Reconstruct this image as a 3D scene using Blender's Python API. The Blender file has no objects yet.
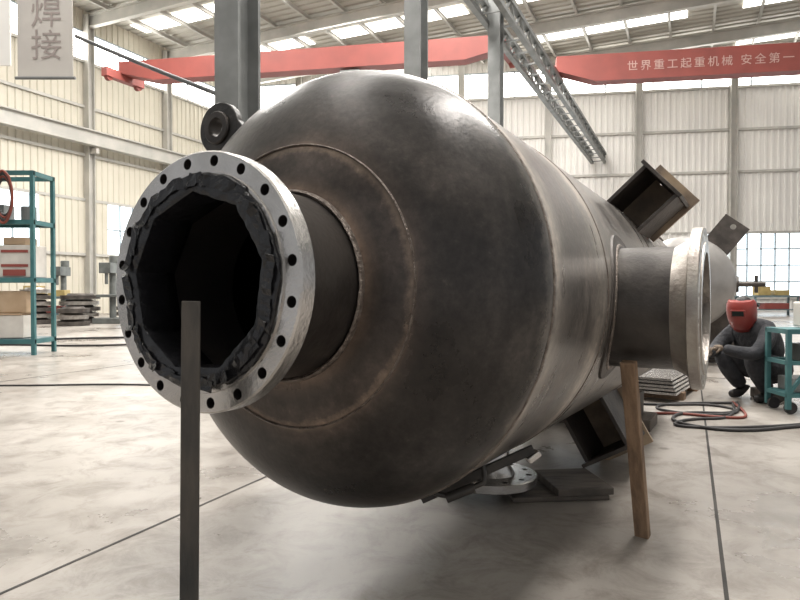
import bpy, bmesh, math, random
from mathutils import Vector, Matrix, noise
random.seed(7)
K=0.75
D=bpy.data
col=bpy.context.scene.collection
pi=math.pi

# ---------------- materials ----------------
def newmat(name):
    m=D.materials.new(name); m.use_nodes=True
    nt=m.node_tree; b=nt.nodes['Principled BSDF']
    return m,nt,b
def mat(name,c1,c2=None,rough=.5,metal=0,scale=4,bump=0,bscale=None,stretch=None,detail=6):
    m,nt,b=newmat(name)
    c2=c2 or tuple(x*.75 for x in c1)
    tc=nt.nodes.new('ShaderNodeTexCoord')
    mp=nt.nodes.new('ShaderNodeMapping')
    if stretch: mp.inputs['Scale'].default_value=stretch
    nt.links.new(tc.outputs['Object'],mp.inputs[0])
    n=nt.nodes.new('ShaderNodeTexNoise'); n.inputs['Scale'].default_value=scale; n.inputs['Detail'].default_value=detail
    nt.links.new(mp.outputs[0],n.inputs['Vector'])
    r=nt.nodes.new('ShaderNodeValToRGB')
    r.color_ramp.elements[0].position=.35; r.color_ramp.elements[1].position=.65
    r.color_ramp.elements[0].color=(*c1,1); r.color_ramp.elements[1].color=(*c2,1)
    nt.links.new(n.outputs['Fac'],r.inputs[0]); nt.links.new(r.outputs[0],b.inputs['Base Color'])
    b.inputs['Roughness'].default_value=rough; b.inputs['Metallic'].default_value=metal
    if bump:
        n2=nt.nodes.new('ShaderNodeTexNoise'); n2.inputs['Scale'].default_value=bscale or scale*5; n2.inputs['Detail'].default_value=5
        nt.links.new(mp.outputs[0],n2.inputs['Vector'])
        bp=nt.nodes.new('ShaderNodeBump'); bp.inputs['Strength'].default_value=bump; bp.inputs['Distance'].default_value=.02
        nt.links.new(n2.outputs['Fac'],bp.inputs['Height']); nt.links.new(bp.outputs[0],b.inputs['Normal'])
    return m
def emis(name,c,s):
    m,nt,b=newmat(name)
    b.inputs['Base Color'].default_value=(*c,1); b.inputs['Emission Color'].default_value=(*c,1); b.inputs['Emission Strength'].default_value=s
    b.inputs['Roughness'].default_value=.2
    return m

M={}
M['machined']=mat('machined_steel',(.62,.60,.58),(.48,.46,.435),.27,.9,5,.08,60)
M['machined2']=mat('dull_machined_steel',(.42,.39,.35),(.24,.21,.19),.36,.8,6,.15,50)
M['neck']=mat('forged_steel_dark',(.080,.071,.064),(.038,.033,.030),.36,.5,5,.08,40)
M['weld']=mat('weld_bead_steel',(.26,.22,.19),(.12,.095,.08),.45,.6,30,.6,80)
M['tape']=mat('black_plastic_tape',(.008,.008,.009),(.016,.016,.018),.24,0,8,.45,11)
M['inner']=mat('bore_scale_and_shade',(.022,.017,.015),(.012,.010,.009),.7,.2,5,.2)  # dark rust tone, with the shade inside bores put into the colour
M['blackpaint']=mat('black_painted_steel',(.03,.028,.027),(.06,.055,.05),.42,.3,8,.2)
M['lugtan']=mat('primed_tan_steel',(.40,.30,.20),(.20,.15,.11),.55,.2,5,.2)
M['darkplate']=mat('dark_mill_plate',(.05,.043,.038),(.10,.085,.075),.5,.4,5,.2)
M['post']=mat('post_dark_steel',(.042,.043,.042),(.11,.095,.08),.5,.4,9,.3,stretch=(1,1,.3))
M['wood']=mat('old_timber',(.32,.21,.13),(.15,.095,.06),.75,0,5,.4,stretch=(4,4,.5))
M['darkwood']=mat('oil_stained_board',(.07,.06,.05),(.14,.115,.095),.7,0,4,.3,stretch=(1,5,1))
M['column']=mat('column_grey_paint',(.20,.205,.20),(.14,.145,.14),.5,.1,2,.05)
M['machine']=mat('machine_dull_grey',(.16,.17,.16),(.09,.095,.09),.5,.2,3)
M['darkpipe']=mat('dark_pipe',(.05,.05,.05),(.08,.08,.08),.5,.2,2,.05)
M['cream']=mat('cream_cladding',(.62,.58,.49),(.55,.515,.43),.6,0,.3)
M['white']=mat('white_cladding',(.78,.76,.72),(.70,.68,.65),.6,0,.3)
M['roof']=mat('roof_sheet',(.46,.44,.39),(.38,.36,.32),.6,0,.3)
M['steelwhite']=mat('pale_steelwork',(.50,.48,.44),(.40,.39,.36),.5,.1,1)
M['red']=mat('red_crane_paint',(.26,.058,.045),(.21,.048,.038),.55,0,1)
M['teal']=mat('teal_rack_paint',(.035,.12,.13),(.055,.16,.16),.5,.1,5)
M['greyblue']=mat('blue_grey_paint',(.15,.20,.21),(.11,.15,.16),.5,.1,3)
M['cable']=mat('rubber_cable',(.02,.02,.02),(.035,.03,.03),.6,0,6)
M['redcable']=mat('red_hose',(.22,.05,.03),(.15,.03,.02),.6,0,6)
M['card']=mat('cardboard',(.45,.33,.22),(.38,.27,.17),.8,0,3)
M['boxwhite']=mat('white_box',(.6,.57,.52),(.5,.47,.43),.6,0,3)
M['yellow']=mat('yellow_drum',(.40,.30,.12),(.30,.22,.08),.5,0,3)
M['cloth']=mat('dark_workwear',(.018,.019,.023),(.038,.038,.043),.85,0,12,.6,30)
M['glove']=mat('leather_glove',(.12,.09,.07),(.2,.15,.1),.8,0,12,.3)
M['skin']=mat('skin',(.45,.27,.19),(.40,.23,.16),.55,0,8)
M['hair']=mat('black_hair',(.012,.01,.01),(.02,.018,.016),.6,0,40)
M['maskred']=mat('red_welding_helmet',(.27,.04,.032),(.19,.028,.024),.35,0,5)
M['lens']=mat('dark_lens',(.01,.015,.015),(.015,.02,.02),.1,0,3)
M['grey2']=mat('second_vessel_steel',(.30,.285,.27),(.20,.19,.18),.4,.3,2,.1)
M['banner']=mat('banner_cloth',(.52,.49,.45),(.45,.42,.39),.8,0,1)
M['bannertext']=mat('banner_print',(.33,.28,.26),(.29,.25,.23),.8,0,2)
M['textwhite']=mat('faded_lettering',(.50,.33,.29),(.45,.29,.26),.6,0,2)
M['frame']=mat('window_frame',(.35,.4,.42),(.3,.35,.38),.5,.1,2)
M['glass']=emis('daylight_glass',(.84,.94,1.0),2.4)
M['glass2']=emis('clerestory_glass',(1,.98,.93),7)
M['sky']=emis('skylight_sheet',(1,.98,.93),4.0)
M['joint']=mat('floor_joint_filler',(.03,.028,.026),(.06,.055,.05),.9,0,3)

def vessel_mat():
    m,nt,b=newmat('vessel_mill_scale_steel')
    N=nt.nodes.new; L=nt.links.new
    tc=N('ShaderNodeTexCoord'); sp=N('ShaderNodeSeparateXYZ'); L(tc.outputs['Object'],sp.inputs[0])
    def math_(op,a,b_=None,v=None):
        n=N('ShaderNodeMath'); n.operation=op
        L(a,n.inputs[0])
        if b_ is not None: L(b_,n.inputs[1])
        if v is not None: n.inputs[1].default_value=v
        return n.outputs[0]
    yy=math_('MULTIPLY',sp.outputs[1],sp.outputs[1]); zz=math_('MULTIPLY',sp.outputs[2],sp.outputs[2])
    r=math_('SQRT',math_('ADD',yy,zz))
    nz=N('ShaderNodeTexNoise'); nz.inputs['Scale'].default_value=7; nz.inputs['Detail'].default_value=9; nz.inputs['Roughness'].default_value=.65; L(tc.outputs['Object'],nz.inputs['Vector'])
    nn=math_('MULTIPLY',math_('SUBTRACT',nz.outputs['Fac'],v=.5),v=.07)
    rr=math_('ADD',r,nn)
    def ramp(fac,els):
        q=N('ShaderNodeValToRGB'); cr=q.color_ramp
        cr.elements[0].position=els[0][0]; cr.elements[0].color=(*els[0][1],1)
        cr.elements[1].position=els[-1][0]; cr.elements[1].color=(*els[-1][1],1)
        for p,c in els[1:-1]:
            e=cr.elements.new(p); e.color=(*c,1)
        L(fac,q.inputs[0]); return q.outputs[0]
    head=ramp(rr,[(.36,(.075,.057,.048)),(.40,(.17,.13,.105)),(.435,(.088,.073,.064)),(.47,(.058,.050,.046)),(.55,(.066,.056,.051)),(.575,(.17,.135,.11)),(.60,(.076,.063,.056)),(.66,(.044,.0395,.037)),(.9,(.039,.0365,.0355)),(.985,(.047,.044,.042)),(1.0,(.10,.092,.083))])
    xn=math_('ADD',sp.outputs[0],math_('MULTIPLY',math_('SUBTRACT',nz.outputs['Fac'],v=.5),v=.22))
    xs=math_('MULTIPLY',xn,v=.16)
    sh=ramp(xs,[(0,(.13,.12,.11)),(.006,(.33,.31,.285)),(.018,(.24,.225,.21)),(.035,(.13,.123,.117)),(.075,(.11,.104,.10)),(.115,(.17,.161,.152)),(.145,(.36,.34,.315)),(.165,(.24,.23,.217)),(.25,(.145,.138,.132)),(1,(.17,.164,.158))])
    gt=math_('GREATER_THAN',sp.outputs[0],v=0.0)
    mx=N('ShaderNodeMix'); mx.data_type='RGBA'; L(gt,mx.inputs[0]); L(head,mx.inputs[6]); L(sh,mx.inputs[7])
    mp=N('ShaderNodeMapping'); mp.inputs['Scale'].default_value=(3.5,1.2,1.2); L(tc.outputs['Object'],mp.inputs[0])
    n2=N('ShaderNodeTexNoise'); n2.inputs['Scale'].default_value=1.5; n2.inputs['Detail'].default_value=10; n2.inputs['Roughness'].default_value=.62; L(mp.outputs[0],n2.inputs['Vector'])
    v=ramp(n2.outputs['Fac'],[(.3,(.55,.53,.52)),(.5,(1,.97,.94)),(.72,(2.0,1.88,1.78))])
    mu=N('ShaderNodeMix'); mu.data_type='RGBA'; mu.blend_type='MULTIPLY'; mu.inputs[0].default_value=1; L(mx.outputs[2],mu.inputs[6]); L(v,mu.inputs[7])
    n4=N('ShaderNodeTexNoise'); n4.inputs['Scale'].default_value=28; n4.inputs['Detail'].default_value=6; n4.inputs['Roughness'].default_value=.7; L(tc.outputs['Object'],n4.inputs['Vector'])
    v4=ramp(n4.outputs['Fac'],[(.35,(.80,.80,.80)),(.62,(1.18,1.16,1.14)),(.75,(1.8,1.72,1.65))])
    m3=N('ShaderNodeMix'); m3.data_type='RGBA'; m3.blend_type='MULTIPLY'; m3.inputs[0].default_value=1; L(mu.outputs[2],m3.inputs[6]); L(v4,m3.inputs[7])
    L(m3.outputs[2],b.inputs['Base Color'])
    b.inputs['Metallic'].default_value=.5
    rg=ramp(n2.outputs['Fac'],[(.3,(.23,)*3),(.7,(.42,)*3)]); L(rg,b.inputs['Roughness'])
    n3=N('ShaderNodeTexNoise'); n3.inputs['Scale'].default_value=40; n3.inputs['Detail'].default_value=6; L(tc.outputs['Object'],n3.inputs['Vector'])
    bp=N('ShaderNodeBump'); bp.inputs['Strength'].default_value=.08; bp.inputs['Distance'].default_value=.01; L(n3.outputs['Fac'],bp.inputs['Height']); L(bp.outputs[0],b.inputs['Normal'])
    return m
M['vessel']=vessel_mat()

def floor_mat():
    m,nt,b=newmat('polished_worn_concrete')
    N=nt.nodes.new; L=nt.links.new
    tc=N('ShaderNodeTexCoord')
    n=N('ShaderNodeTexNoise'); n.inputs['Scale'].default_value=.42; n.inputs['Detail'].default_value=12; n.inputs['Roughness'].default_value=.62; L(tc.outputs['Object'],n.inputs['Vector'])
    q=N('ShaderNodeValToRGB'); cr=q.color_ramp
    cr.elements[0].position=.33; cr.elements[0].color=(.145,.128,.112,1); cr.elements[1].position=.66; cr.elements[1].color=(.37,.342,.31,1)
    e=cr.elements.new(.47); e.color=(.26,.235,.21,1)
    L(n.outputs['Fac'],q.inputs[0])
    n2=N('ShaderNodeTexNoise'); n2.inputs['Scale'].default_value=3; n2.inputs['Detail'].default_value=12; n2.inputs['Roughness'].default_value=.75; n2.inputs['Distortion'].default_value=.6; L(tc.outputs['Object'],n2.inputs['Vector'])
    q2=N('ShaderNodeValToRGB'); q2.color_ramp.elements[0].position=.34; q2.color_ramp.elements[0].color=(.60,.57,.54,1); q2.color_ramp.elements[1].position=.54; q2.color_ramp.elements[1].color=(1.05,1.05,1.05,1)
    L(n2.outputs['Fac'],q2.inputs[0])
    mu=N('ShaderNodeMix'); mu.data_type='RGBA'; mu.blend_type='MULTIPLY'; mu.inputs[0].default_value=1; L(q.outputs[0],mu.inputs[6]); L(q2.outputs[0],mu.inputs[7])
    vo=N('ShaderNodeTexVoronoi'); vo.inputs['Scale'].default_value=1.1; vo.inputs['Randomness'].default_value=1; L(tc.outputs['Object'],vo.inputs['Vector'])
    q5=N('ShaderNodeValToRGB'); q5.color_ramp.elements[0].position=.03; q5.color_ramp.elements[0].color=(.5,.48,.46,1); q5.color_ramp.elements[1].position=.07; q5.color_ramp.elements[1].color=(1,1,1,1)
    L(vo.outputs['Distance'],q5.inputs[0])
    m5=N('ShaderNodeMix'); m5.data_type='RGBA'; m5.blend_type='MULTIPLY'; m5.inputs[0].default_value=1; L(mu.outputs[2],m5.inputs[6]); L(q5.outputs[0],m5.inputs[7])
    L(m5.outputs[2],b.inputs['Base Color'])
    q3=N('ShaderNodeValToRGB'); q3.color_ramp.elements[0].position=.35; q3.color_ramp.elements[0].color=(.22,)*3+(1,); q3.color_ramp.elements[1].position=.65; q3.color_ramp.elements[1].color=(.46,)*3+(1,)
    L(n.outputs['Fac'],q3.inputs[0]); L(q3.outputs[0],b.inputs['Roughness'])
    bp=N('ShaderNodeBump'); bp.inputs['Strength'].default_value=.08; bp.inputs['Distance'].default_value=.01; L(n2.outputs['Fac'],bp.inputs['Height']); L(bp.outputs[0],b.inputs['Normal'])
    return m
M['floor']=floor_mat()

# ---------------- mesh helpers ----------------
def obj(name,me,m=None,parent=None,smooth=False,loc=(0,0,0),rot=(0,0,0)):
    o=D.objects.new(name,me); col.objects.link(o)
    if m is not None: me.materials.append(M[m] if isinstance(m,str) else m)
    if parent: o.parent=parent
    o.location=loc; o.rotation_euler=rot
    if smooth:
        for p in me.polygons: p.use_smooth=True
        try: me.set_sharp_from_angle(angle=math.radians(35))
        except Exception: pass
    return o
def empty(name,loc=(0,0,0),rot=(0,0,0),parent=None):
    e=D.objects.new(name,None); col.objects.link(e); e.location=loc; e.rotation_euler=rot
    e.empty_display_size=.1
    if parent: e.parent=parent
    return e
class MB:
    def __init__(s): s.bm=bmesh.new()
    def box(s,c,size,rz=0,mtx=None):
        m=(mtx if mtx is not None else Matrix.Translation(Vector(c))@Matrix.Rotation(rz,4,'Z'))@Matrix.Diagonal((*size,1))
        bmesh.ops.create_cube(s.bm,size=1,matrix=m); return s
    def bar(s,p,q,w,h=None):
        p=Vector(p);q=Vector(q);d=q-p
        h=h or w
        rot=d.to_track_quat('X','Z').to_matrix().to_4x4()
        m=Matrix.Translation((p+q)/2)@rot@Matrix.Diagonal((d.length,w,h,1))
        bmesh.ops.create_cube(s.bm,size=1,matrix=m); return s
    def cyl(s,p,q,r,r2=None,seg=20):
        p=Vector(p);q=Vector(q);d=q-p
        rot=d.to_track_quat('Z','Y').to_matrix().to_4x4()
        bmesh.ops.create_cone(s.bm,cap_ends=True,segments=seg,radius1=r,radius2=r if r2 is None else r2,depth=d.length,matrix=Matrix.Translation((p+q)/2)@rot); return s
    def sph(s,c,r,sc=(1,1,1),rot=None):
        m=Matrix.Translation(Vector(c))@(rot if rot is not None else Matrix.Identity(4))@Matrix.Diagonal((r*sc[0],r*sc[1],r*sc[2],1))
        bmesh.ops.create_uvsphere(s.bm,u_segments=24,v_segments=14,radius=1,matrix=m); return s
    def ibeam(s,p,q,w,h,t=.06,up=Vector((0,0,1))):
        p=Vector(p);q=Vector(q);d=(q-p)
        x=d.normalized(); y=up.cross(x).normalized(); z=x.cross(y)
        R=Matrix((x,y,z)).transposed().to_4x4(); c=(p+q)/2
        for off,(a,b) in ((h/2-t/2,(w,t)),(-h/2+t/2,(w,t)),(0,(t*.7,h-2*t))):
            bmesh.ops.create_cube(s.bm,size=1,matrix=Matrix.Translation(c+z*off)@R@Matrix.Diagonal((d.length,a,b,1)))
        return s
    def done(s,name,m,parent=None,bevel=0,smooth=False,**k):
        me=D.meshes.new(name); 
        bmesh.ops.recalc_face_normals(s.bm,faces=s.bm.faces)
        s.bm.to_mesh(me); s.bm.free()
        o=obj(name,me,m,parent,smooth,**k)
        if bevel:
            b=o.modifiers.new('Bevel','BEVEL'); b.width=bevel; b.segments=2; b.limit_method='ANGLE'
        return o
def lathe(name,prof,m,parent=None,n=128,closed=False,fn=None,**k):
    bm=bmesh.new(); rings=[]
    for x,r in prof:
        if r<1e-5: rings.append([bm.verts.new((x,0,0))]); continue
        ring=[]
        for i in range(n):
            a=2*pi*i/n; rr=r; xx=x
            if fn: xx,rr=fn(x,r,a)
            ring.append(bm.verts.new((xx,rr*math.cos(a),rr*math.sin(a))))
        rings.append(ring)
    pairs=list(zip(rings,rings[1:]))
    if closed: pairs.append((rings[-1],rings[0]))
    for a,b in pairs:
        if len(a)==1 and len(b)==1: continue
        for i in range(n):
            j=(i+1)%n
            if len(a)==1: bm.faces.new((a[0],b[i],b[j]))
            elif len(b)==1: bm.faces.new((a[i],b[0],a[j]))
            else: bm.faces.new((a[i],b[i],b[j],a[j]))
    bmesh.ops.recalc_face_normals(bm,faces=bm.faces)
    me=D.meshes.new(name); bm.to_mesh(me); bm.free()
    return obj(name,me,m,parent,True,**k)
def boolean(o,cutmb):
    c=cutmb.done('cutter',None)
    mod=o.modifiers.new('b','BOOLEAN'); mod.operation='DIFFERENCE'; mod.object=c; mod.solver='EXACT'
    bpy.context.view_layer.update()
    dg=bpy.context.evaluated_depsgraph_get()
    me=D.meshes.new_from_object(o.evaluated_get(dg))
    o.modifiers.clear(); o.data=me; D.objects.remove(c,do_unlink=True)
    try: me.set_sharp_from_angle(angle=math.radians(35))
    except Exception: pass
def flange(name,ro,ri,th,rb,nh,rh,rr,rneck,L,m,parent,loc,rot,hub=.1,phase=0):
    prof=[(-.008,ri),(-.008,rr),(0,rr+.002),(0,ro-.006),(.006,ro),(th-.006,ro),(th,ro-.006),(th,rneck+.045),(th+hub,rneck),(L,rneck),(L,ri)]
    o=lathe(name,prof,m,None,closed=True)
    c=MB()
    for i in range(nh):
        a=2*pi*(i+.5+phase)/nh
        c.cyl((-.05,rb*math.cos(a),rb*math.sin(a)),(th+.04,rb*math.cos(a),rb*math.sin(a)),rh,seg=20)
    boolean(o,c)
    mb=MB()
    for i in range(nh):
        a=2*pi*(i+.5+phase)/nh
        bmesh.ops.create_cone(mb.bm,cap_ends=False,segments=20,radius1=rh*.985,radius2=rh*.985,depth=th-.004,matrix=Matrix.Translation((th/2+.0,rb*math.cos(a),rb*math.sin(a)))@Matrix.Rotation(pi/2,4,'Y'))
    w=mb.done(name+'_bolt_hole_walls','inner',None); w.parent=o  # near-black sleeves added, hole shade put into their colour
    o.parent=parent; o.location=loc; o.rotation_euler=rot
    return o
def curve(name,pts,r,m,parent=None,res=6):
    c=D.curves.new(name,'CURVE'); c.dimensions='3D'; c.bevel_depth=r; c.bevel_resolution=3; c.resolution_u=res
    s=c.splines.new('NURBS'); s.points.add(len(pts)-1)
    for p,q in zip(s.points,pts): p.co=(*q,1)
    s.use_endpoint_u=True; s.order_u=3
    c.materials.append(M[m])
    o=D.objects.new(name,c); col.objects.link(o)
    if parent: o.parent=parent
    return o

# ================= PRESSURE VESSEL =================
V=empty('pressure_vessel',(-.268,2.9,1.456),(0,math.radians(1.5),math.radians(60)))
A=.45; LEN=5.4; FX=-.862
outer=[];
q0=math.asin(.34)
for i in range(41):
    a=q0+(pi/2-q0)*i/40
    outer.append((-A*math.cos(a),math.sin(a)))
outer+= [(x,1) for x in (.5,1,1.5,2.5,3.5,4.5,LEN)]
for i in range(1,21):
    a=pi/2-(pi/2)*i/20
    outer.append((LEN+A*math.cos(a),math.sin(a) if i<20 else 0))
inner=[]
for i in range(21):
    a=(pi/2)*i/20
    inner.append((LEN+(A-.03)*math.cos(a),.97*math.sin(a)))
for i in range(25):
    a=pi/2-(pi/2-math.asin(.33/.97))*i/24
    inner.append((-(A-.03)*math.cos(a),.97*math.sin(a)))
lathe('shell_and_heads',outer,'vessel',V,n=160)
lathe('inner_wall',inner+[outer[0]],'inner',V,n=96)
def bead(name,x,r,w,parent,seedv=0,rot=(0,0,0),loc=(0,0,0),m='weld'):
    prof=[]
    for k in range(8):
        b=2*pi*k/8; prof.append((x+w*math.cos(b),r+w*.45*math.sin(b)))
    def fn(xx,rr,a):
        return xx+.004*noise.noise((a*9,seedv,xx*3)), rr+.0025*math.sin(a*160)
    return lathe(name,prof,m,parent,n=320,closed=True,fn=fn,rot=rot,loc=loc)
bead('weld_seam_head',0,1.0,.011,V)
bead('weld_seam_shell',1.0,1.0,.010,V,2)
bead('weld_seam_shell_b',3.0,1.0,.010,V,4)
bead('weld_seam_crown',-A*math.sqrt(1-.585**2),.587,.009,V,6)
bead('weld_nozzle_root',-A*math.sqrt(1-.148)+.0,.385,.022,V,8)
flange('end_nozzle_flange',.456,.325,.072,.420,20,.0195,.385,.365,.33,'machined',V,(FX,0,0),(0,0,0),hub=.03)
lathe('end_nozzle_neck',[(FX+.09,.40),(FX+.14,.376),(-.38,.372),(-.38,.35),(FX+.09,.35)],'neck',V,closed=True)
lathe('end_nozzle_bore',[(FX+.02,.3235),(-.38,.3235)],'inner',V)
def tape():
    n=220; ns=9; bm=bmesh.new()
    rows=[]
    def rin(a):
        w=2*pi/ns; t=(a%w)-w/2
        return .303*math.cos(w/2)/math.cos(t)*1.03
    for k,(x,f) in enumerate([(.16,.008),(.08,.002),(.0,0),(-.016,.004),(-.021,.025),(-.020,.05),(-.016,None),(-.010,None)]):
        row=[]
        for i in range(n):
            a=2*pi*i/n; s=int(a/(2*pi/ns*.5))
            rnd=noise.noise((s*3.7,1.3,0)); nn=noise.noise((math.cos(a)*9,math.sin(a)*9,k*.7))
            if f is None:
                r=.370+.016*rnd+.008*nn+(.004 if k==7 else 0)
            else: r=rin(a)+f+ (.003*nn if k>1 else 0)
            xx=x+.004*nn if k>2 else x
            row.append(bm.verts.new((xx,r*math.cos(a+.12),r*math.sin(a+.12))))
        rows.append(row)
    for a,b in zip(rows,rows[1:]):
        for i in range(n):
            j=(i+1)%n; bm.faces.new((a[i],b[i],b[j],a[j]))
    me=D.meshes.new('t'); bm.to_mesh(me); bm.free()
    o=obj('protective_tape_ring',me,'tape',V,True,loc=(FX,0,0))
    so=o.modifiers.new('s','SOLIDIFY'); so.thickness=.003
    # separate tape lengths folded over the face, some with loose tails
    bm=bmesh.new()
    for i in range(22):
        a=2*pi*i/22+random.uniform(-.10,.10)
        L=random.uniform(.10,.15); w=random.uniform(.028,.042); tilt=random.uniform(-.35,.35)
        c=Vector((FX-.030-.002*(i%3),.347*math.cos(a),.347*math.sin(a)))
        R=Matrix.Rotation(a+tilt,4,'X')
        g=[]
        for u in range(7):
            rowv=[]
            for v in range(3):
                lift=.006*noise.noise((i*1.7,u*1.1,v*.8))
                if u==0: lift-=.012*(i%2)
                if u==6: lift+=.010
                p=Vector((lift,(v/2-.5)*w*(1+.4*noise.noise((i*2.,u*.9,0))),(u/6-.5)*L))
                rowv.append(bm.verts.new(c+(R@p)))
            g.append(rowv)
        for u in range(6):
            for v in range(2): bm.faces.new((g[u][v],g[u+1][v],g[u+1][v+1],g[u][v+1]))
    me=D.meshes.new('t2'); bm.to_mesh(me); bm.free()
    o=obj('protective_tape_strips',me,'tape',V,False,loc=(0,0,0)); o.modifiers.new('s','SOLIDIFY').thickness=.003
tape()
flange('side_nozzle_flange',.455,.315,.06,.415,20,.0175,.37,.35,.2,'machined2',V,(1.49,-1.425,-.07),(0,0,pi/2),hub=.09)
lathe('side_nozzle_neck',[(-.01,.352),(.40,.352),(.40,.32),(-.01,.32)],'neck',V,closed=True,loc=(1.49,-1.28,-.07),rot=(0,0,pi/2))
pts=[]
for i in range(65):
    a=2*pi*i/64; x=1.49+.36*math.cos(a); z=-.07+.36*math.sin(a); y=-math.sqrt(max(0,1.003**2-z*z)); pts.append((x,y,z))
curve('side_nozzle_weld',pts,.018,'weld',V)
bm=bmesh.new(); rg=[]
for rad in (.355,.43,.432):
    row=[]
    for i in range(96):
        a=2*pi*i/96; x=1.49+rad*math.cos(a); z=-.07+rad*math.sin(a); R=1.012 if rad<.431 else 1.0
        row.append(bm.verts.new((x,-math.sqrt(R*R-z*z),z)))
    rg.append(row)
for a,b in zip(rg,rg[1:]):
    for i in range(96): bm.faces.new((a[i],b[i],b[(i+1)%96],a[(i+1)%96]))
me=D.meshes.new('pad'); bm.to_mesh(me); bm.free(); obj('side_nozzle_reinforcing_pad',me,'darkplate',V,True)
flange('bottom_nozzle_flange',.35,.12,.065,.29,12,.021,.19,.15,.44,'machined',V,(1.84,0,-1.335),(0,-pi/2,0),hub=.07)
def radial(phi):  # X axial, Y tangential, Z radial; phi=0 is the side-nozzle side, 90 deg is up
    return Matrix.Rotation(pi/2-phi,4,'X')
R=radial(math.radians(134))
RY=Matrix.Rotation(pi/2,4,'Y')
MB().box(None,(1,1,1),mtx=R@Matrix.Translation((0.03,0,1.04))@Matrix.Diagonal((.044,.24,.22,1))).done('lifting_lug_web','blackpaint',V,bevel=.006)
lathe('lifting_lug_eye_plate',[(-.025,.055),(-.025,.134),(-.020,.14),(.020,.14),(.025,.134),(.025,.055)],'blackpaint',V,n=56,closed=True,loc=(R@Vector((.03,0,1.20))))
lathe('lifting_lug_boss',[(-.045,.052),(-.045,.082),(-.038,.088),(.038,.088),(.045,.082),(.045,.052)],'neck',V,n=48,closed=True,loc=(R@Vector((.03,0,1.20))))
MB().box((0,0,0),(1,1,1),mtx=R@Matrix.Translation((.13,0,1.0))@Matrix.Diagonal((.26,.34,.05,1))).done('lifting_lug_pad','blackpaint',V,bevel=.008)
def support_lug(phi,x0,nm):
    R=radial(math.radians(phi))
    mb=MB()
    for t in (-.17,.17):
        bmesh.ops.create_cube(mb.bm,size=1,matrix=R@Matrix.Translation((x0-.28,t,1.17))@Matrix.Diagonal((.56,.03,.44,1)))
    bmesh.ops.create_cube(mb.bm,size=1,matrix=R@Matrix.Translation((x0-.3,0,1.39))@Matrix.Diagonal((.6,.42,.03,1)))
    mb.done(nm+'_gussets','darkplate',V,bevel=.004)
    o=MB().box(None,(1,1,1),mtx=R@Matrix.Translation((x0+.02,0,1.24))@Matrix.Diagonal((.035,.46,.5,1))).done(nm+'_base_plate','lugtan')
    c=MB(); bmesh.ops.create_cone(c.bm,cap_ends=True,segments=24,radius1=.03,radius2=.03,depth=.3,matrix=R@Matrix.Translation((x0+.02,.1,1.40))@RY)
    boolean(o,c); o.parent=V
support_lug(43,3.45,'support_lug_upper')
support_lug(-60,3.1,'support_lug_lower')
support_lug(137,3.45,'support_lug_back')
support_lug(-137,3.45,'support_lug_back_lower')
def vp(s,phi,r):
    a=math.radians(phi); return Vector((s,-r*math.cos(a),r*math.sin(a)))
mb=MB()
mb.bar(vp(.36,-77,1.065),vp(.58,-46,1.065),.022,.045)
mb.bar(vp(.40,-76,1.06),vp(.63,-47,1.055),.022,.03)
mb.done('bracket_flat_bar','blackpaint',V,bevel=.004)
MB().bar(vp(.56,-49,1.09),vp(.60,-46,1.09),.05,.03).done('bracket_clamp','machined',V,bevel=.004)
MB().box(vp(.5,-62,1.03),(.05,.05,.05)).done('bracket_stub','blackpaint',V)
curve('bracket_hook_rod',[vp(.28,-71,1.01),vp(.30,-69,1.07),vp(.38,-60,1.07),vp(.40,-58,1.07),vp(.41,-57,1.0)],.013,'blackpaint',V)
MB().cyl(vp(.31,-68,1.07),vp(.37,-61,1.07),.024).done('bracket_sleeve','blackpaint',V)

# ================= props near vessel =================
p=empty('steel_angle_post',(-.672,1.97,0))
mb=MB(); mb.box((0,0,0),(1,1,1),mtx=Matrix.Translation((.0,.0,.7075))@Matrix.Rotation(.012,4,'Y')@Matrix.Diagonal((.060,.008,1.415,1)))
mb.box((0,0,0),(1,1,1),mtx=Matrix.Translation((-.028,.030,.7))@Matrix.Rotation(.012,4,'Y')@Matrix.Diagonal((.008,.060,1.40,1)))
mb.done('angle_legs','post',p,bevel=.002)
MB().bar((1.430,3.63,.0),(1.262,3.42,1.055),.08,.055).done('timber_prop','wood',bevel=.006)
b=empty('timber_board_stack')
MB().box((1.08,4.50,.019),(.68,.56,.034),rz=.10).done('board_lower','darkwood',b,bevel=.006)
MB().box((1.25,4.47,.062),(.40,.48,.05),rz=.12).done('board_upper','darkwood',b,bevel=.006)

# ================= FLOOR =================
U=Vector((.4226,.9063,0)); Wd=Vector((.9063,-.4226,0)); C=Vector((-13.8,49,0)); RD=Vector((.987,-.162,0)).normalized()
mb=MB(); mb.box((5,25,-.05),(110,90,.1)); fl=mb.done('floor','floor')
for i,(p0,a,b_) in enumerate([((-1.90,2.95,0),-8,44),((1.54,2.9,0),-8,42),((-9.5,2.95,0),-8,44),((9.5,2.9,0),-8,40)]):
    p0=Vector(p0); mb=MB(); mb.bar(p0+U*a+Vector((0,0,.0005)),p0+U*b_+Vector((0,0,.0005)),.020,.004); mb.done('floor_joint_%d'%(i+1),'joint',fl)
for i,yy in enumerate((-2,13.5,30)):
    p0=Vector((-1.9,0,0))+Vector((0,yy,0)); mb=MB(); mb.bar(p0-Wd*30+Vector((0,0,.0005)),p0+Wd*35+Vector((0,0,.0005)),.022,.004); mb.done('floor_cross_joint_%d'%(i+1),'joint',fl)

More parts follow.
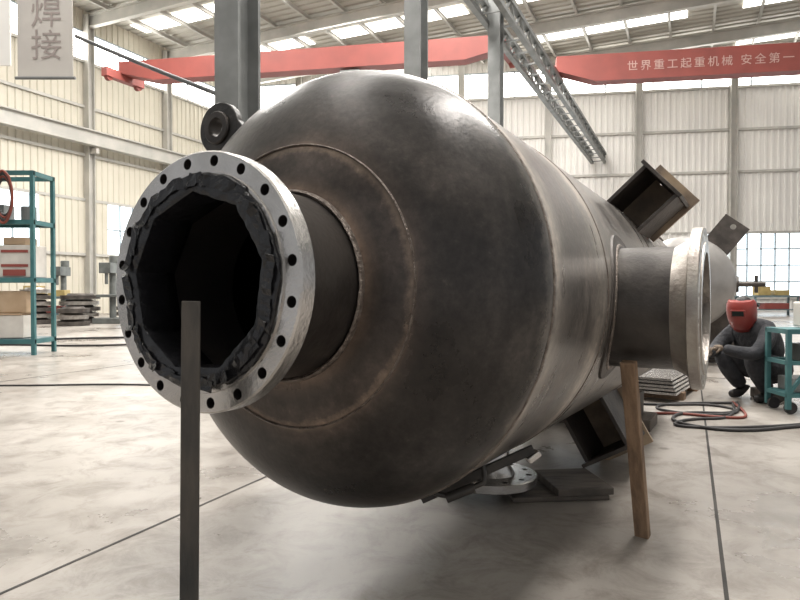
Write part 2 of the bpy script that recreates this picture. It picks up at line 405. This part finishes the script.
# ================= WALLS =================
def corr(name,p0,d,length,ext,nrm,pitch,dep,m,parent=None):
    bm=bmesh.new(); n=int(length/pitch); prev=None
    prof=[(0,0),(.5,0),(.6,1),(.9,1)]
    for i in range(n):
        for f,h in prof:
            p=Vector(p0)+d*((i+f)*pitch)+nrm*(h*dep)
            a=bm.verts.new(p); b=bm.verts.new(p+ext)
            if prev: bm.faces.new((prev[0],a,b,prev[1]))
            prev=(a,b)
    me=D.meshes.new(name); bm.to_mesh(me); bm.free()
    return obj(name,me,m,parent)
Z=Vector((0,0,1))
def wall(name,p0,d,length,nrm,m,bands,wins):
    w=empty(name)
    for i,(a,b) in enumerate(bands):
        corr('cladding_%d'%(i+1),Vector(p0)+Z*a,d,length,Z*(b-a),nrm,.42,.06,m,w)
    mb=MB()
    n=int(length/6.2)
    for i in range(n+1):
        q=Vector(p0)+d*(i*6.2)+nrm*.3
        mb.ibeam(q,q+Z*18,.45,.45,.05,up=d)
    for z in (bands[0][1],bands[1][0],bands[1][1],9.6,12.5):
        mb.bar(Vector(p0)+Z*z+nrm*.12,Vector(p0)+d*length+Z*z+nrm*.12,.12,.16)
    mb.done('wall_columns_and_girts','steelwhite',w)
    return w
def window(name,p0,d,length,z0,z1,nrm,nv,nh,gm):
    w=empty(name)
    mb=MB(); c=Vector(p0)+d*(length/2)+Z*((z0+z1)/2)-nrm*.02
    rz=math.atan2(d.y,d.x)
    mb.box(c,(length,.02,z1-z0),rz=rz); mb.done('glazing',gm,w)
    mb=MB()
    for i in range(nv+1):
        q=Vector(p0)+d*(length*i/nv)+nrm*.03; mb.bar(q+Z*z0,q+Z*z1,.09,.09)
    for i in range(nh+1):
        z=z0+(z1-z0)*i/nh; mb.bar(Vector(p0)+Z*z+nrm*.03,Vector(p0)+d*length+Z*z+nrm*.03,.08,.09)
    mb.done('frame',"frame",w)
nl=Wd.copy(); nr=Vector((RD.y,-RD.x,0)); 
if nr.y>0: nr=-nr
wl=wall('wall_left',C,-U,34,nl,'cream',[(0,3.6),(6.9,15.2),(17,18.3)],None)
wr=wall('wall_back',C,RD,64,nr,'white',[(0,.9),(5.4,15.4),(17.3,18.3)],None)
window('window_1',C,-U,34,3.6,6.9,nl,34,2,'glass')
window('window_2',C,-U,34,15.2,17,nl,17,1,'glass2')
window('window_3',C,RD,64,.9,5.4,nr,72,4,'glass')
window('window_4',C,RD,64,15.4,17.3,nr,20,1,'glass2')
for i,(t0,t1) in enumerate([(0,4),(11,16),(24,34)]):
    corr('infill_%d'%i,C-U*t0+Z*3.6+nl*.1,-U,t1-t0,Z*3.3,nl,.42,.06,'cream',wl)
for i,(t0,t1) in enumerate([(32,35.6)]):
    corr('infill_%d'%i,C+RD*t0+Z*.9+nr*.12,RD,t1-t0,Z*4.5,nr,.42,.06,'white',wr)
# roof
rf=empty('ceiling')
p0=C-U*62-Wd*1
corr('roof_sheeting',p0+Z*18.3,U,88,Wd*66,Vector((0,0,1)),.6,.08,'roof',rf)
mb=MB()
for i in range(0,27):
    q=C-Wd*.5+Wd*(i*2.5)+Z*18.1; mb.ibeam(q-U*62,q+U*(i*.7),.14,.24,.03)
mb.done('purlins','steelwhite',rf)
mb=MB()
for i in range(-9,5):
    q=C+U*(i*6.2)+Z*17.6
    s=0 if i<=0 else i*6.2/math.tan(math.radians(16))
    if s<62: mb.ibeam(q+Wd*s,q+Wd*64,.3,.75,.06)
mb.done('rafters','steelwhite',rf)
mb=MB()
for i in range(-9,4):
    q=C+U*(i*6.2+3.1)+Z*18.24
    s=0 if i<0 else (i*6.2+3.1)/math.tan(math.radians(16))+1
    for s0 in (1,12,24,36,48):
        a=max(s0,s); 
        if a<s0+9: mb.box((q+Wd*((a+s0+9)/2)),(s0+9-a,1.3,.03),rz=math.atan2(Wd.y,Wd.x))
mb.done('skylight_sheets','sky',rf)

# centre column row + runway
base=Vector((-2.34,9,0)); 
for i in range(-1,3):
    q=base+U*(i*6.85)-(Vector((.16,0,0)) if i>0 else Vector((0,0,0)))
    mb=MB(); mb.ibeam(q,q+Z*17.3,.42,.50,.05,up=U); mb.box(q+Z*.02,(.8,.8,.04),rz=math.radians(65)); 
    mb.done('steel_column','column')
mb=MB(); off=Wd*.42
for s in (-1,1):
    for z in (10.55,11.15): mb.bar(base-U*12+off*s+Z*z,base+U*42+off*s+Z*z,.2,.16)
for i in range(42):
    a=base-U*12+U*(i*1.3)
    for s in (-1,1):
        mb.bar(a+off*s+Z*10.55,a+off*s+U*.65+Z*11.15,.09,.08); mb.bar(a+off*s+U*.65+Z*11.15,a+off*s+U*1.3+Z*10.55,.09,.08)
    mb.bar(a-off+Z*10.58,a+off+Z*10.58,.06,.06)
mb.bar(base-U*12+off+Z*11.25,base+U*42+off+Z*11.25,.1,.1)
mb.done('crane_runway_beam','column')
mb=MB(); mb.ibeam(C-U*33+nl*.9+Z*10.5,C-U*1+nl*.9+Z*10.5,.5,.9,.07)
for i in range(6): mb.bar(C-U*(i*6.2)+nl*.3+Z*9.8,C-U*(i*6.2)+nl*1.0+Z*9.8,.2,.3)
mb.done('crane_runway_beam','steelwhite')

def crane(p0,p1,z,h,name='overhead_crane',text=None):
    e=empty(name); p0=Vector(p0); p1=Vector(p1); d=(p1-p0).normalized()
    bm=bmesh.new(); n=Vector((d.y,-d.x,0))*.35
    L=(p1-p0).length
    prof=[(0,h*.45,h),(1.8,0,h),(L-1.8,0,h),(L,h*.45,h)]
    rows=[]
    for t,a,b in prof:
        c=p0+d*t; rows.append([bm.verts.new(c+n+Z*(z+a)),bm.verts.new(c+n+Z*(z+b)),bm.verts.new(c-n+Z*(z+b)),bm.verts.new(c-n+Z*(z+a))])
    for a,b in zip(rows,rows[1:]):
        for i in range(4): bm.faces.new((a[i],a[(i+1)%4],b[(i+1)%4],b[i]))
    bm.faces.new(rows[0]); bm.faces.new(rows[-1][::-1]); bmesh.ops.recalc_face_normals(bm,faces=bm.faces)
    me=D.meshes.new('g'); bm.to_mesh(me); bm.free(); obj('box_girder',me,'red',e)
    mb=MB()
    for q in (p0,p1):
        mb.box(q+Z*(z+h*.3),(2.2,.35,.4),rz=math.radians(65)); 
        for s in (-1,1): mb.cyl(q+U*s*.85-Wd*.1+Z*(z+.1),q+U*s*.85+Wd*.1+Z*(z+.1),.18)
    mb.done('end_carriages','red',e)
    mb=MB(); c=p0+d*(L*.62); mb.box(c+Z*(z-.35),(.9,.6,.5),rz=math.atan2(d.y,d.x)); mb.cyl(c+Z*(z-.6),c+Z*(z-.9),.05); mb.done('hoist','column',e,bevel=.03)
    if text:
        t=D.curves.new('lettering','FONT'); t.body=text; t.size=h*.40; t.extrude=.005; t.space_character=1.35
        t.materials.append(M['textwhite'])
        o=D.objects.new('lettering',t); col.objects.link(o); o.parent=e
        nn=n if n.y<0 else -n
        q=p0+d*3.2+nn*1.03+Z*(z+h*.34); o.location=q; o.rotation_euler=(pi/2,0,math.atan2(d.y,d.x))
    return e
crane((-13.3,30.0,0),(4.6,26.8,0),11.35,.95)
crane((7.5,30.0,0),(30,26.3,0),11.3,1.25,text='世界重工起重机械 安全第一')

# ================= BANNERS + TIE CABLE =================
b=empty('hanging_banner')
MB().box((-6.82,12,7.4),(1.06,.02,3.7)).done('cloth','banner',b)
mb=MB(); mb.cyl((-7.4,12,5.53),(-6.25,12,5.53),.03); mb.cyl((-7.3,12,9.2),(-7.3,12,18),.015); mb.cyl((-6.4,12,9.2),(-6.4,12,18),.015); mb.cyl((-7.4,12,9.25),(-6.25,12,9.25),.03); mb.done('rods_and_ropes','column',b)
t=D.curves.new('print','FONT'); t.body='焊\n接'; t.size=.62; t.space_line=1.0; t.materials.append(M['bannertext'])
o=D.objects.new('print',t); col.objects.link(o); o.parent=b; o.location=(-7.1,11.98,6.55); o.rotation_euler=(pi/2,0,0)
b=empty('hanging_sign')
MB().box((-8.0,12.1,7.6),(.9,.04,3.6)).done('panel','white',b); 
mb=MB(); mb.cyl((-8.3,12.1,9.3),(-8.3,12.1,18),.015); mb.cyl((-7.7,12.1,9.3),(-7.7,12.1,18),.015); mb.done('ropes','column',b)
curve('jib_pipe',[(-6.25,12.05,6.35),(-4.5,10.5,5.3),(-2.66,9.05,4.3)],.035,'darkpipe')

# ================= LEFT STORAGE RACK =================
r=empty('storage_rack',(-.38,0,0))
mb=MB()
xs=(-9.9,-7.78); ys=(13.8,14.6)
for x in xs:
    for y in ys: mb.box((x,y,2.05),(.08,.08,4.1))
mb.box((-8.72,13.8,2.05),(.07,.08,4.1))
for z in (.3,1.67,2.96,4.05):
    for y in ys: mb.box((-8.84,y,z),(2.2,.06,.1))
    for x in xs: mb.box((x,14.2,z),(.06,.8,.1))
mb.done('frame','teal',r)
mb=MB()
for z in (.35,1.72,3.0): mb.box((-8.84,14.2,z),(2.15,.8,.03))
mb.done('shelf_plates','greyblue',r)
MB().box((-8.35,14.1,.63),(.62,.5,.5)).box((-9.2,14.2,.57),(.5,.5,.4)).done('cartons','boxwhite',r,bevel=.01)
MB().box((-8.4,14.1,.905),(.64,.52,.04)).done('carton_lid','card',r)
MB().box((-8.25,14.2,2.1),(.75,.6,.72)).cyl((-9.2,14.2,1.74),(-9.2,14.2,2.4),.25).done('tool_chests','boxwhite',r,bevel=.01)
MB().box((-8.25,13.89,2.32),(.6,.02,.06)).box((-8.25,13.89,2.0),(.6,.02,.06)).box((-8.25,13.88,1.84),(.5,.02,.14)).done('red_labels','red',r)
MB().box((-8.3,14.2,2.55),(.5,.5,.18)).box((-8.4,14.1,1.18),(.8,.4,.5)).done('folded_tarps','card',r,bevel=.03)
MB().cyl((-8.1,14.2,3.02),(-8.1,14.2,3.35),.16).box((-8.8,14.2,3.2),(.5,.4,.36)).done('parts_bins','column',r,bevel=.01)
for i in range(4):
    pts=[(-8.35+.16*math.cos(a)*(1+i*.12),13.72-.02*i,3.5+(.42+.05*i)*math.sin(a)+.02*math.sin(3*a+i)) for a in [2*pi*k/14+.3*i for k in range(15)]]
    curve('hose_coil_%d'%i,pts,.028,'redcable' if i%2 else 'cable',r)
def flange_stack(loc,n,rad,name='flange_stack'):
    e=empty(name,loc)
    for i in range(n):
        lathe('flange_%d'%(i+1),[(0,rad*.55),(0,rad),(.16,rad),(.16,rad*.7),(.24,rad*.62),(.24,rad*.55)],'machined2' if i%2 else 'darkplate',e,n=40,closed=True,loc=(.03*(-1)**i,0,.02+i*.26),rot=(0,-pi/2,0))
flange_stack((-14.2,27.5,0),5,.8); flange_stack((-12.4,29,0),3,.9); flange_stack((-13.3,25.2,0),3,.6); flange_stack((-15.6,26.6,0),6,.6); flange_stack((-10.2,27.5,0),2,.7)
def bench(loc,name='workbench'):
    e=empty(name,loc); mb=MB(); mb.box((0,0,1.1),(2.6,1.1,.1))
    for x in (-1.2,1.2):
        for y in (-.45,.45): mb.box((x,y,.53),(.1,.1,1.05))
    mb.box((0,0,.35),(2.4,.9,.06)); mb.done('table','greyblue',e)
    MB().box((-.6,0,1.4),(.7,.6,.5)).box((.5,.1,1.3),(.8,.5,.3)).done('tools','yellow',e,bevel=.02)
    MB().box((.1,0,.55),(1.4,.6,.34)).done('crates','red',e,bevel=.02)
bench((-16.5,29,0)); bench((-10.5,31.5,0))
bench((17,34,0)); bench((21,35,0)); flange_stack((14,32,0),4,.9); flange_stack((11.5,30,0),3,.8)
def machine(loc,name='pillar_drill'):
    e=empty(name,loc); MB().box((0,0,.12),(1.2,.9,.24)).cyl((0,.2,.2),(0,.2,2.4),.14).box((0,0,1.2),(.9,.8,.12)).box((0,-.05,2.4),(.5,1.0,.45)).cyl((0,-.38,2.2),(0,-.38,1.7),.07).cyl((0,.35,2.6),(0,.35,2.95),.2).done('machine_body','machine',e,bevel=.02)
machine((-12.6,27.0,0)); machine((-17.2,31.5,0))

# ================= SECOND VESSEL =================
S=empty('stainless_vessel',(5.35,11.7,1.58),(0,0,math.radians(62)))
prof=[(-.45,0)]
for i in range(1,17):
    a=pi/2*i/16; prof.append((-.45*math.cos(a),.88*math.sin(a)))
prof+=[(5.2,.88)]
for i in range(1,12):
    a=pi/2*(1-i/11); prof.append((5.2+.45*math.cos(a),.88*math.sin(a) if i<11 else 0))
lathe('shell_and_heads',prof,'grey2',S,n=96)
mb=MB(); mb.cyl((-.7,-.1,-.12),(-.35,-.1,-.12),.09); mb.cyl((-.75,-.1,-.12),(-.68,-.1,-.12),.17); mb.done('nozzle','machined2',S,smooth=True)
mb=MB(); mb.cyl((.3,-.8,-.02),(.3,-1.35,-.02),.05); mb.cyl((.3,-1.2,-.18),(.3,-1.2,.14),.03); mb.cyl((.3,-.86,-.02),(.3,-.92,-.02),.15); mb.done('side_shaft','darkplate',S,smooth=True)
for nm,ph in (('a',52),('b',-45),('c',130),('d',-130)):
    R=radial(math.radians(ph)); mb=MB()
    bmesh.ops.create_cube(mb.bm,size=1,matrix=R@Matrix.Translation((.3,0,1.15))@Matrix.Diagonal((.04,.5,.6,1)))
    o=mb.done('support_plate_'+nm,'darkplate')
    c=MB(); bmesh.ops.create_cone(c.bm,cap_ends=True,segments=20,radius1=.05,radius2=.05,depth=.3,matrix=R@Matrix.Translation((.3,0,1.33))@RY); boolean(o,c); o.parent=S
mb=MB()
for x in (1.2,4.2):
    mb.box((x,0,-1.18),(.25,1.2,.78)); mb.box((x,0,-1.55),(.4,1.6,.06))
mb.done('saddles','darkplate',S)
e=empty('vessel_saddle_stand',(-.273+.5*4.6,2.9+.866*4.6,0),(0,0,math.radians(60)))
mb=MB(); mb.box((0,0,.06),(.5,1.5,.12)); mb.box((0,-.5,.24),(.3,.25,.26)); mb.box((0,.5,.24),(.3,.25,.26)); mb.done('blocks','darkwood',e,bevel=.01)

# ================= WELDER =================
Wl=empty('welder',(4.74,8.22,0),(0,0,math.radians(14))); Wl.scale=(1/K,)*3
def skin(name,verts,edges,rad,m,parent,lv=2,root=0):
    me=D.meshes.new(name); me.from_pydata(verts,edges,[]); o=obj(name,me,m,parent)
    s=o.modifiers.new('Skin','SKIN')
    for i,rr in enumerate(rad):
        v=me.skin_vertices[0].data[i]; v.radius=(rr,rr) if not isinstance(rr,tuple) else rr; v.use_root=(i==root)
    s.use_smooth_shade=True
    o.modifiers.new('Sub','SUBSURF').levels=lv; o.modifiers['Sub'].render_levels=lv
    return o
vs=[(.15,0,.27),(.13,0,.42),(.06,0,.56),(-.04,0,.68),(-.13,0,.76),
 (.13,-.11,.27),(-.08,-.19,.37),(-.27,-.21,.45),(-.16,-.19,.27),(-.03,-.17,.10),
 (.13,.11,.27),(-.08,.17,.37),(-.27,.19,.45),(-.16,.17,.27),(-.03,.15,.10),
 (-.05,-.19,.69),(-.16,-.27,.58),(-.29,-.27,.48),(-.42,-.20,.50),(-.52,-.13,.53),
 (-.05,.19,.69),(-.16,.26,.58),(-.29,.23,.48),(-.41,.14,.47),(-.50,.05,.47)]
es=[(0,1),(1,2),(2,3),(3,4),(0,5),(5,6),(6,7),(7,8),(8,9),(0,10),(10,11),(11,12),(12,13),(13,14),(3,15),(15,16),(16,17),(17,18),(18,19),(3,20),(20,21),(21,22),(22,23),(23,24)]
ra=[.20,.20,.205,.18,.085,.15,.125,.10,.09,.072,.15,.125,.10,.09,.072,.105,.085,.072,.06,.05,.105,.085,.072,.06,.05]
skin('overalls_body',vs,es,ra,'cloth',Wl)
for i,y in enumerate((-.17,.15)):
    skin('boot_%d'%(i+1),[(-.0,y,.13),(-.01,y,.05),(-.10,y,.045),(-.19,y-.01,.035)],[(0,1),(1,2),(2,3)],[.06,.052,.048,.038],'hair',Wl,root=1)
def hand(nm,w,d,up,m):
    w=Vector(w); d=Vector(d).normalized(); up=Vector(up).normalized(); side=d.cross(up).normalized()
    vs=[w-d*.02,w+d*.04,w+d*.075]; es=[(0,1),(1,2)]; ra=[.03,(.036),(.034)]
    skin(nm+'_palm',vs,es,ra,m,Wl)
    for k,(o,l) in enumerate(((-.03,.065),(-.01,.075),(.01,.07),(.03,.055))):
        b=w+d*.075+side*o
        skin(nm+'_finger_%d'%(k+1),[b-d*.02,b+d*l*.4,b+d*l*.65-up*l*.35,b+d*l*.55-up*l*.75],[(0,1),(1,2),(2,3)],[.011,.010,.009,.008],m,Wl,1)
    b=w+d*.03-side*.03
    skin(nm+'_thumb',[b,b-side*.02+d*.02-up*.02,b-side*.01+d*.045-up*.045],[(0,1),(1,2)],[.013,.011,.009],m,Wl,1)
hand('glove_near',(-.53,-.125,.535),(-1,.25,-.05),(0,0,1),'glove')
hand('glove_far',(-.51,.045,.47),(-1,-.1,.1),(0,0,1),'glove')
hd=empty('head',(-.17,0,.885),(0,math.radians(-16),math.radians(32)),Wl)
mb=MB(); mb.sph((0,0,0),.1,(.98,.78,1.18)); mb.sph((-.035,0,-.06),.065,(.9,.85,.9)); mb.sph((-.105,0,-.015),.018,(1,.7,1.5)); mb.sph((0,.08,-.01),.03,(.5,.3,1)); mb.sph((0,-.08,-.01),.03,(.5,.3,1)); mb.cyl((.03,0,-.15),(.01,0,-.05),.055); mb.done('face_and_skull','skin',hd,smooth=True)
MB().sph((-.09,.03,.01),.012).sph((-.09,-.03,.01),.012).sph((-.088,0,-.065),.016,(.5,1.4,.4)).done('eyes_and_mouth','hair',hd,smooth=True)
MB().sph((.02,0,.03),.102,(.98,.85,1.12)).done('hair','hair',hd,smooth=True)
bm=bmesh.new(); rows=[]
prof=[(.115,.10,.095),(.12,.13,.11),(.09,.15,.125),(.05,.158,.13),(-.01,.160,.13),(-.07,.156,.122),(-.13,.145,.10),(-.18,.125,.07)]
for z,rx,ry in prof:
    row=[]
    for i in range(25):
        a=math.radians(95+170*i/24); ca,sa=math.cos(a),math.sin(a)
        sgn=lambda v:(1 if v>=0 else -1)
        row.append(bm.verts.new((rx*sgn(ca)*abs(ca)**.75-.005,ry*sgn(sa)*abs(sa)**.75,z)))
    rows.append(row)
for a,b in zip(rows,rows[1:]):
    for i in range(24): bm.faces.new((a[i],a[i+1],b[i+1],b[i]))
bm.faces.new(rows[0])
me=D.meshes.new('h'); bm.to_mesh(me); bm.free(); o=obj('welding_helmet',me,'maskred',hd,True); o.modifiers.new('s','SOLIDIFY').thickness=.006
MB().box((-.160,0,.02),(.03,.13,.075)).done('helmet_lens_frame','maskred',hd,bevel=.006)
MB().box((-.172,0,.02),(.015,.105,.05)).done('helmet_lens','lens',hd,bevel=.004)
lathe('helmet_headband',[(-.014,.100),(.014,.100),(.014,.108),(-.014,.108)],'lens',hd,n=40,closed=True,rot=(0,pi/2,0),loc=(.0,0,.06))
mb=MB(); mb.cyl((0,.125,.06),(0,.145,.06),.022); mb.cyl((0,-.125,.06),(0,-.145,.06),.022); mb.done('helmet_pivots','lens',hd,smooth=True)
mb=MB(); mb.cyl((-.61,-.10,.51),(-.83,-.02,.41),.012); mb.cyl((-.83,-.02,.41),(-.93,0,.33),.006); mb.done('welding_torch','cable',Wl)
MB().box((.17,0,.05),(.22,.3,.10)).done('low_stool','darkwood',Wl,bevel=.01)

# ================= RIGHT CART =================
c=empty('welding_cart',(4.93,7.40,0),(0,0,-.05))
mb=MB()
for x in (-.40,.6):
    for y in (-.22,.22): mb.box((x,y,.52),(.05,.05,.92))
for z in (.22,.60,.96):
    for y in (-.22,.22): mb.box((.1,y,z),(1.05,.045,.045))
    for x in (-.40,.6): mb.box((x,0,z),(.045,.44,.045))
mb.box((.1,0,.24),(1.0,.44,.02)); mb.box((.1,0,.98),(1.05,.48,.03)); mb.bar((-.40,-.23,.24),(.1,-.23,.94),.035,.035)
mb.done('frame','teal',c)
mb=MB()
for x in (-.35,.55):
    for y in (-.18,.18): mb.cyl((x,y-.02,.07),(x,y+.02,.07),.07)
mb.done('castors','cable',c)
MB().box((.04,-.0,1.16),(.36,.34,.30)).done('welding_power_source','boxwhite',c,bevel=.02)
MB().box((.04,-.18,1.22),(.3,.02,.12)).box((.04,0,1.34),(.25,.25,.06)).done('power_source_trim','red',c,bevel=.005)
MB().box((.1,0,.33),(.8,.38,.16)).box((.2,.0,.45),(.5,.3,.1)).done('steel_offcuts','column',c,bevel=.01)
MB().box((.12,0,.71),(.6,.3,.2)).done('toolbox','machine',c,bevel=.01)

s=empty('steel_sheet_stack',(3.35,8.45,0),(0,0,.95))
MB().box((0,0,.05),(.15,1.0,.1)).box((.9,0,.05),(.15,1.0,.1)).done('bearers','wood',s)
mb=MB()
for i in range(5): mb.box((.45+.03*(i%2),0,.12+i*.045),(1.7,.95-.03*i,.03))
mb.done('sheets','machined',s)
def cable(name,pts,r=.022,m='cable'): curve(name,[(x,y,r+.001) for x,y in pts],r,m)
cable('welding_cable',[(4.3,7.9),(4.0,7.1),(3.3,7.3),(2.9,6.7),(3.4,6.2),(4.4,6.6),(5.1,6.4),(6.5,6.9)],.018)
cable('welding_cable',[(4.2,7.8),(3.8,6.9),(3.2,6.9),(2.8,6.5),(3.6,6.4),(5,6.8),(7,6.9)],.016)
cable('welding_cable',[(4.25,7.85),(3.5,7.9),(3.0,7.5),(3.5,7.0),(4.1,7.3),(3.9,7.8),(3.3,7.7),(2.6,7.9)],.016)
cable('gas_hose',[(4.25,7.9),(4.0,7.0),(3.7,6.9),(3.1,7.3),(2.7,7.1)],.016,'redcable')
cable('welding_cable',[(-9,9.6),(-6.2,9.2),(-4.2,9.5),(-2.9,9.1),(-1.5,9.5),(0,10)],.014)
cable('welding_cable',[(-14,15),(-11,16.5),(-8,15.6),(-6.0,17),(-4.2,15.5),(-2,17)],.025)
cable('welding_cable',[(-10,18),(-8,19),(-6.5,17.5),(-5,19.5),(-3,18)],.03)
cable('welding_cable',[(-7,20.5),(-6,21.5),(-5,20),(-6,19),(-7.5,20),(-5,22),(-3.5,20.5)],.03)

# ================= LIGHT / WORLD =================
w=D.worlds.new('World'); bpy.context.scene.world=w; w.use_nodes=True
w.node_tree.nodes['Background'].inputs[0].default_value=(.95,.97,1,1); w.node_tree.nodes['Background'].inputs[1].default_value=.48
def area(name,loc,sx,sy,e,rot=(0,0,0),c=(1,.97,.93)):
    l=D.lights.new(name,'AREA'); l.shape='RECTANGLE'; l.size=sx; l.size_y=sy; l.energy=e*K*K; l.color=c
    o=D.objects.new(name,l); col.objects.link(o); o.location=loc; o.rotation_euler=rot
    return o
area('skylight_fill',(-6,8,17.4),2.5,20,3200,(0,0,math.radians(-25)))  # unseen fill lamps added under the roof to supplement the skylight sheets
area('skylight_fill',(6,8,17.4),2.5,20,5000,(0,0,math.radians(-25)))
area('skylight_fill',(3,26,17.4),5,20,6200,(0,0,math.radians(-25)))
area('skylight_fill',(-8,28,17.4),5,20,5200,(0,0,math.radians(-25)))

# ================= CAMERA =================
cd=D.cameras.new('Camera'); cam=D.objects.new('Camera',cd); col.objects.link(cam)
cd.sensor_width=36; cd.lens=27.9; cam.location=(0,0,1.45); cam.rotation_euler=(math.radians(90-.92),0,0)
cd.clip_end=500
bpy.context.scene.camera=cam
for o in list(bpy.context.scene.objects):
    if o.parent is None:
        o.location=o.location*K; o.scale=o.scale*K
sc=bpy.context.scene
sc.view_settings.view_transform='Standard'
sc.view_settings.exposure=0.05
bpy.context.view_layer.update()
